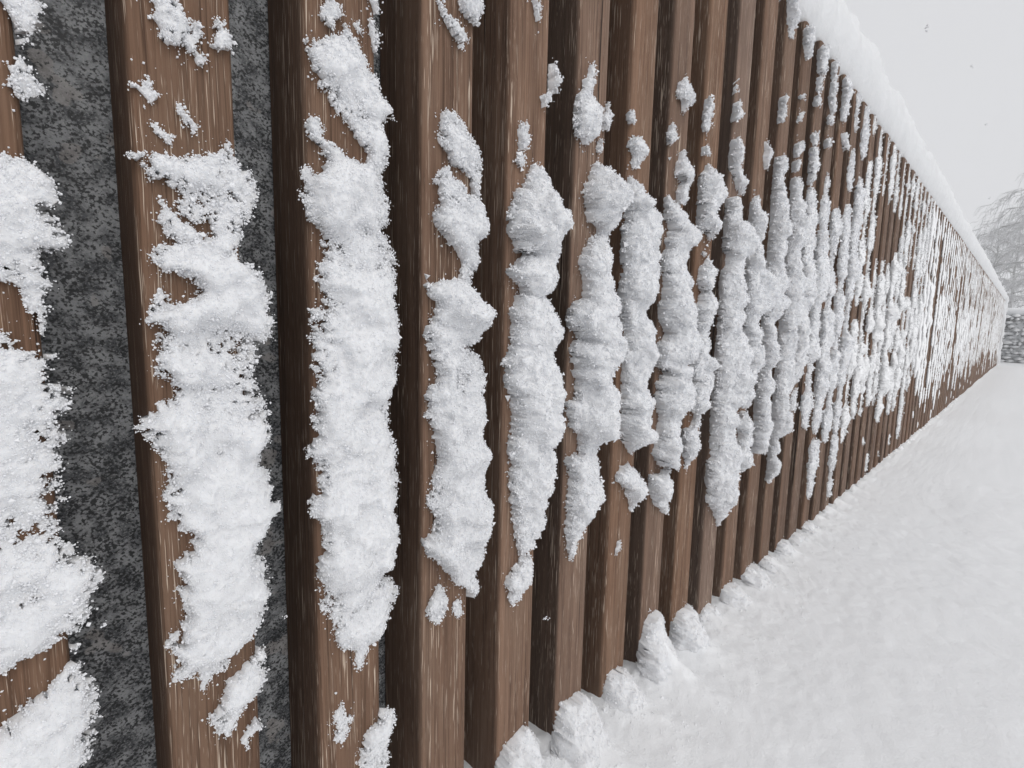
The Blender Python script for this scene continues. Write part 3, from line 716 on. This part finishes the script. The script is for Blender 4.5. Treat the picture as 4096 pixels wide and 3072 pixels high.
def cap_shape(x, y, z, t):
    fr = np.exp(-((t - .50) / .17) ** 2)
    up = np.clip(z, 0, None) / .25
    ph = (x - S0 + W / 2) / PITCH + .25 * up + .35 * fbm(x * 2.3, z * 6, 3.1)
    rib = .5 + .5 * np.cos(2 * np.pi * ph)
    amp = fr * (.008 + .008 * vn(np.floor(ph + .5) * 2.3, 4.4) + .012 * np.clip(up - .5, 0, 1))
    n = fbm(x * 4, y * 6, z * 5 + 3) * .005 + fbm(x * 17 + z * 12, z * 13, y * 20) * .007 * fr + fbm(x * 70, z * 55, y * 60) * .0045 * fr
    return (x, y - amp * (rib - .4) - n * fr * 1.3, H + z * (1 - .05 * vn(x * .6, 2.2)) + up * (n * .9 + amp * (rib - .5) * 1.2))
xs = axis(1.0, 4.2, 0.010, -1.6, FENCE_END, 1.012)
xs = xs[(xs > -1.6) & (xs < FENCE_END + .02)]
cap("snow_bank", prof, xs, cap_shape, M_cap, label="thick rounded bank of snow lying along the top of the slatted fence", category="snow bank")

# snow plastered down the end of the fence
zz = np.arange(-.05, H + .16, .03)
ang = np.linspace(0, 2 * math.pi, 17)[:-1]
V = []
for z in zz:
    tip = min(1, (H + .17 - z) / .10)
    for a_ in ang:
        r = (.062 + .016 * float(fbm(z * 9, math.cos(a_) * 2, math.sin(a_) * 2))) * max(.2, tip) ** .5
        V.append((FENCE_END + .05 + r * math.cos(a_), .035 + r * 1.25 * math.sin(a_), z))
n = len(ang)
F = [(b * n + i, b * n + (i + 1) % n, (b + 1) * n + (i + 1) % n, (b + 1) * n + i) for b in range(len(zz) - 1) for i in range(n)]
F.append(tuple((len(zz) - 1) * n + i for i in range(n)))
link("snow_ridge", mesh_from("snow_ridge", V, F, True), M_cap, label="upright ridge of snow plastered down the far end of the fence", category="snow ridge")

# ------------------------------------------------------------------ rough stone wall closing the yard
sw = empty("stone_wall", (END_X, -0.1, 0), label="low rough stone wall with snow in its joints beyond the fence end", category="wall")
core = link("wall_core", box_mesh("wall_core", END_X - .02, END_X + .45, -7.0, .085, -.35, 1.12), M_cap, sw)
core.matrix_parent_inverse = Matrix.Translation(-sw.location)
def stone_mesh(seed):
    rg = np.random.default_rng(seed)
    v, f = [], []
    nx_, nz_ = 3, 3
    for side, yy in ((0, 0.0), (1, .16)):
        for j in range(nz_):
            for i in range(nx_):
                edge = (i in (0, nx_ - 1)) or (j in (0, nz_ - 1))
                v.append((yy + (.05 if edge and side == 0 else 0) + rg.uniform(-.012, .012), (i / (nx_ - 1) - .5) + rg.uniform(-.07, .07), (j / (nz_ - 1) - .5) + rg.uniform(-.08, .08)))
    def id_(s, i, j): return s * 9 + j * 3 + i
    for j in range(2):
        for i in range(2):
            f.append((id_(0, i, j), id_(0, i, j + 1), id_(0, i + 1, j + 1), id_(0, i + 1, j)))
    ring = [(0, 0), (1, 0), (2, 0), (2, 1), (2, 2), (1, 2), (0, 2), (0, 1)]
    for a_, b_ in zip(ring, ring[1:] + ring[:1]):
        f.append((id_(0, *a_), id_(0, *b_), id_(1, *b_), id_(1, *a_)))
    return mesh_from("stone", v, f)
STONES = [stone_mesh(s) for s in range(6)]
wr = random.Random(21)
z = -.1
ledges_v, ledges_f = [], []
while z < 1.10:
    hgt = wr.uniform(.055, .10)
    hgt = min(hgt, 1.13 - z) if 1.13 - z > .05 else .06
    y = .08
    while y > -2.6:
        ln = wr.uniform(.08, .22)
        o = link("stone", STONES[wr.randrange(6)], M_stone, sw)
        proud = wr.uniform(-.03, .03)
        o.location = (proud - .06, y - ln / 2 + .1, z + hgt / 2)
        o.scale = (1, ln * .97, hgt * .97)
        # pillow of snow caught on the ledge of this stone
        b = len(ledges_v)
        if wr.random() < .92:
            cx, cyy, cz = END_X + proud - .05, y - ln / 2, z + hgt * .97
            hw, hh, dp = ln * wr.uniform(.34, .55), hgt * wr.uniform(.35, .9), wr.uniform(.05, .10)
            cyy += wr.uniform(-.04, .04); cz += wr.uniform(-.015, .015)
            for i in range(6):
                yy = cyy + hw * (i / 5 * 2 - 1)
                s_ = math.sin(math.pi * (i + .5) / 6)
                ledges_v += [(cx - dp * s_, yy, cz - .03 * s_), (cx - dp * .8 * s_, yy, cz + hh * .5 * s_), (cx + .06, yy, cz + hh * s_)]
            for i in range(5):
                for j in range(2):
                    p0 = b + i * 3 + j
                    ledges_f.append((p0, p0 + 1, p0 + 4, p0 + 3))
        y -= ln
    z += hgt
lo = link("joint_snow", mesh_from("joint_snow", ledges_v, ledges_f, True), M_cap, sw, kind="stuff")
lo.matrix_parent_inverse = Matrix.Translation(-sw.location)
prof2 = smooth_profile([(0.50, 0.0), (-.04, 0.0), (-.06, .04), (-.05, .11), (.0, .165), (.12, .19), (.30, .19), (.46, .15), (.53, .06), (.50, 0.0)], 36)
def cap2(x, y, z, t):
    n = fbm(x * 3, y * 5, z * 5 + 9) * .010
    return (END_X + y, x, 1.125 + z + n * z * 3)
cap("snow_bank", prof2[::-1], np.arange(-7.0, .12, .06), cap2, M_cap, label="smooth level snow cap on the low rough stone wall", category="snow bank")

# ------------------------------------------------------------------ frosted birches beyond the wall
def tube(pts, rads, V, F, sides=3):
    b0 = len(V)
    for i, (p, r) in enumerate(zip(pts, rads)):
        d = (pts[min(i + 1, len(pts) - 1)] - pts[max(i - 1, 0)])
        d = d.normalized() if d.length > 1e-6 else Vector((0, 0, 1))
        a_ = d.orthogonal().normalized(); c_ = d.cross(a_)
        for s in range(sides):
            an = 2 * math.pi * s / sides
            V.append(p + a_ * (r * math.cos(an)) + c_ * (r * math.sin(an)))
    for i in range(len(pts) - 1):
        for s in range(sides):
            t2 = (s + 1) % sides
            F.append((b0 + i * sides + s, b0 + i * sides + t2, b0 + (i + 1) * sides + t2, b0 + (i + 1) * sides + s))
def birch(loc, height, spread, seed, label, limbs=34, twigs=26, lean=0.0):
    r = random.Random(seed)
    root = empty("birch_tree", loc, label=label, category="tree", group="frosted birches beyond the stone wall")
    TV, TF, CV, CF = [], [], [], []
    pts = [Vector((lean * (i / 10) ** 1.5 * height * .1 + .05 * math.sin(i + seed), .06 * math.cos(i * 1.7 + seed), height * i / 10)) for i in range(11)]
    tube(pts, [height * .017 * (1 - i / 10.5) + .012 for i in range(11)], TV, TF, 7)
    for li in range(limbs):
        f = .22 + .76 * ((li + r.random()) / limbs)
        seg = min(int(f * 10), 9); p = pts[seg].lerp(pts[seg + 1], f * 10 - seg)
        az = li * 2.4 + r.uniform(-.5, .5)
        ln = spread * (1.08 - .75 * f ** 1.6) * r.uniform(.7, 1.12)
        d = Vector((math.cos(az), math.sin(az), 0))
        rise = r.uniform(.35, .75)
        lp = []
        for i in range(8):
            s = i / 7
            lp.append(p + d * (ln * s) + Vector((0, 0, ln * (rise * s - .62 * s * s * s))) + Vector((r.uniform(-1, 1), r.uniform(-1, 1), r.uniform(-1, 1))) * .05 * ln * s)
        tube(lp, [(.045 * (1 - f) + .022) * (1 - s / 7.6) for s in range(8)], TV, TF, 4)
        for ti in range(twigs):
            s = .18 + .82 * r.random()
            i = min(int(s * 7), 6)
            q0 = lp[i].lerp(lp[i + 1], s * 7 - i)
            da = az + r.uniform(-1.5, 1.5)
            l2 = r.uniform(.35, 1.3) * spread * .22
            dd = Vector((math.cos(da), math.sin(da), 0))
            droop = r.uniform(.5, 1.5)
            tp = [q0 + dd * (l2 * u * (1 - .35 * u)) + Vector((0, 0, l2 * (.28 * u - droop * u * u))) for u in (0, .25, .5, .75, 1)]
            tube(tp, [.0105, .0095, .0085, .0075, .005], CV, CF, 3)
            for _ in range(3):
                u = r.randint(1, 3)
                q1 = tp[u]
                db = da + r.choice((-1, 1)) * r.uniform(.4, 1.1)
                l3 = l2 * r.uniform(.25, .6)
                d3 = Vector((math.cos(db), math.sin(db), 0))
                tube([q1, q1 + d3 * l3 * .45 + Vector((0, 0, -.05 * l3)), q1 + d3 * l3 * .7 + Vector((0, 0, -.6 * l3))], [.0085, .0075, .005], CV, CF, 3)
    link("trunk", mesh_from("trunk", TV, TF, True), M_bark, root)
    link("crown", mesh_from("crown", CV, CF, False), M_twig, root)
    return root
birch((36.5, -2.5, -.05), 10.8, 6.1, 3, "large drooping frosted birch at the right edge, nearest of the trees", 46, 44)
birch((45.0, 1.6, -.05), 7.4, 3.6, 8, "smaller hazy birch standing left of and behind the large birch", 30, 26)
birch((50.0, -1.2, -.05), 10.4, 5.0, 12, "faint tall birch behind the large one at the right edge", 34, 26)
birch((60.0, 1.0, -.05), 10.0, 4.6, 15, "palest farthest birch fading into the snowfall", 30, 22)

# ------------------------------------------------------------------ falling flakes caught in the air
for i, (x, y, z, s, lab) in enumerate((
        (.496, -.368, .867, 1.5, "falling snowflake high in the sky nearest the snow bank"),
        (.744, -.373, .926, 1.2, "falling snowflake in the upper right of the sky"),
        (.861, -.381, .897, 1.1, "falling snowflake in the middle of the sky at the right"),
        (1.078, -.380, .851, 1.3, "falling snowflake just above the hazy birches"),
        (.231, -.244, .452, 1.2, "falling snowflake before the dark gap right of the fourth slat"),
        (.380, -.236, .393, 1.1, "falling snowflake before the foot of the eighth slat"),
        (.107, -.133, .453, .9, "falling snowflake before the dark side of the third slat"),
        (.018, -.150, .494, 1.0, "falling snowflake before the granite gap at the left"),
        (.288, -.172, .590, 1.0, "falling snowflake before the snow run of the fifth slat"))):
    rg = np.random.default_rng(400 + i)
    n = 9
    ax = rg.normal(0, 1, 3); ax /= np.linalg.norm(ax)
    P = rg.normal(0, .0006 * s, (n, 3)) + ax * np.linspace(-.0012, .0012, n)[:, None] * s
    sz = rg.uniform(.0003, .0006, n) * s
    FV = (P[:, None] + oct_v[None] * (rg.uniform(.6, 1.4, (n, 6)) * sz[:, None])[:, :, None]).reshape(-1, 3)
    o = link("snowflake", tri_mesh("snowflake", FV, (oct_f[None] + (np.arange(n) * 6)[:, None, None]).reshape(-1, 3), False), M_grain, None,
             label=lab, category="snowflake", group="falling snowflakes")
    o.location = (x, y, z)

# ------------------------------------------------------------------ snowfall haze
t = NT("snowfall_air")
t.n.remove(t.b)
vol = t.new("ShaderNodeVolumePrincipled")
vol.inputs["Color"].default_value = (.97, .975, .985, 1)
vol.inputs["Density"].default_value = 0.0055
vol.inputs["Anisotropy"].default_value = 0.2
t.l.new(vol.outputs[0], t.n["Material Output"].inputs["Volume"])
ends = max(abs(gx[0]), gx[-1], abs(gy[0]), gy[-1]) + 2
link("haze", box_mesh("haze", -ends, ends, -ends, ends, -1.5, 14.5), t.mat, None, kind="stuff")

# print("tris", sum(len(o.data.loop_triangles) for o in bpy.data.objects if o.type == 'MESH'))
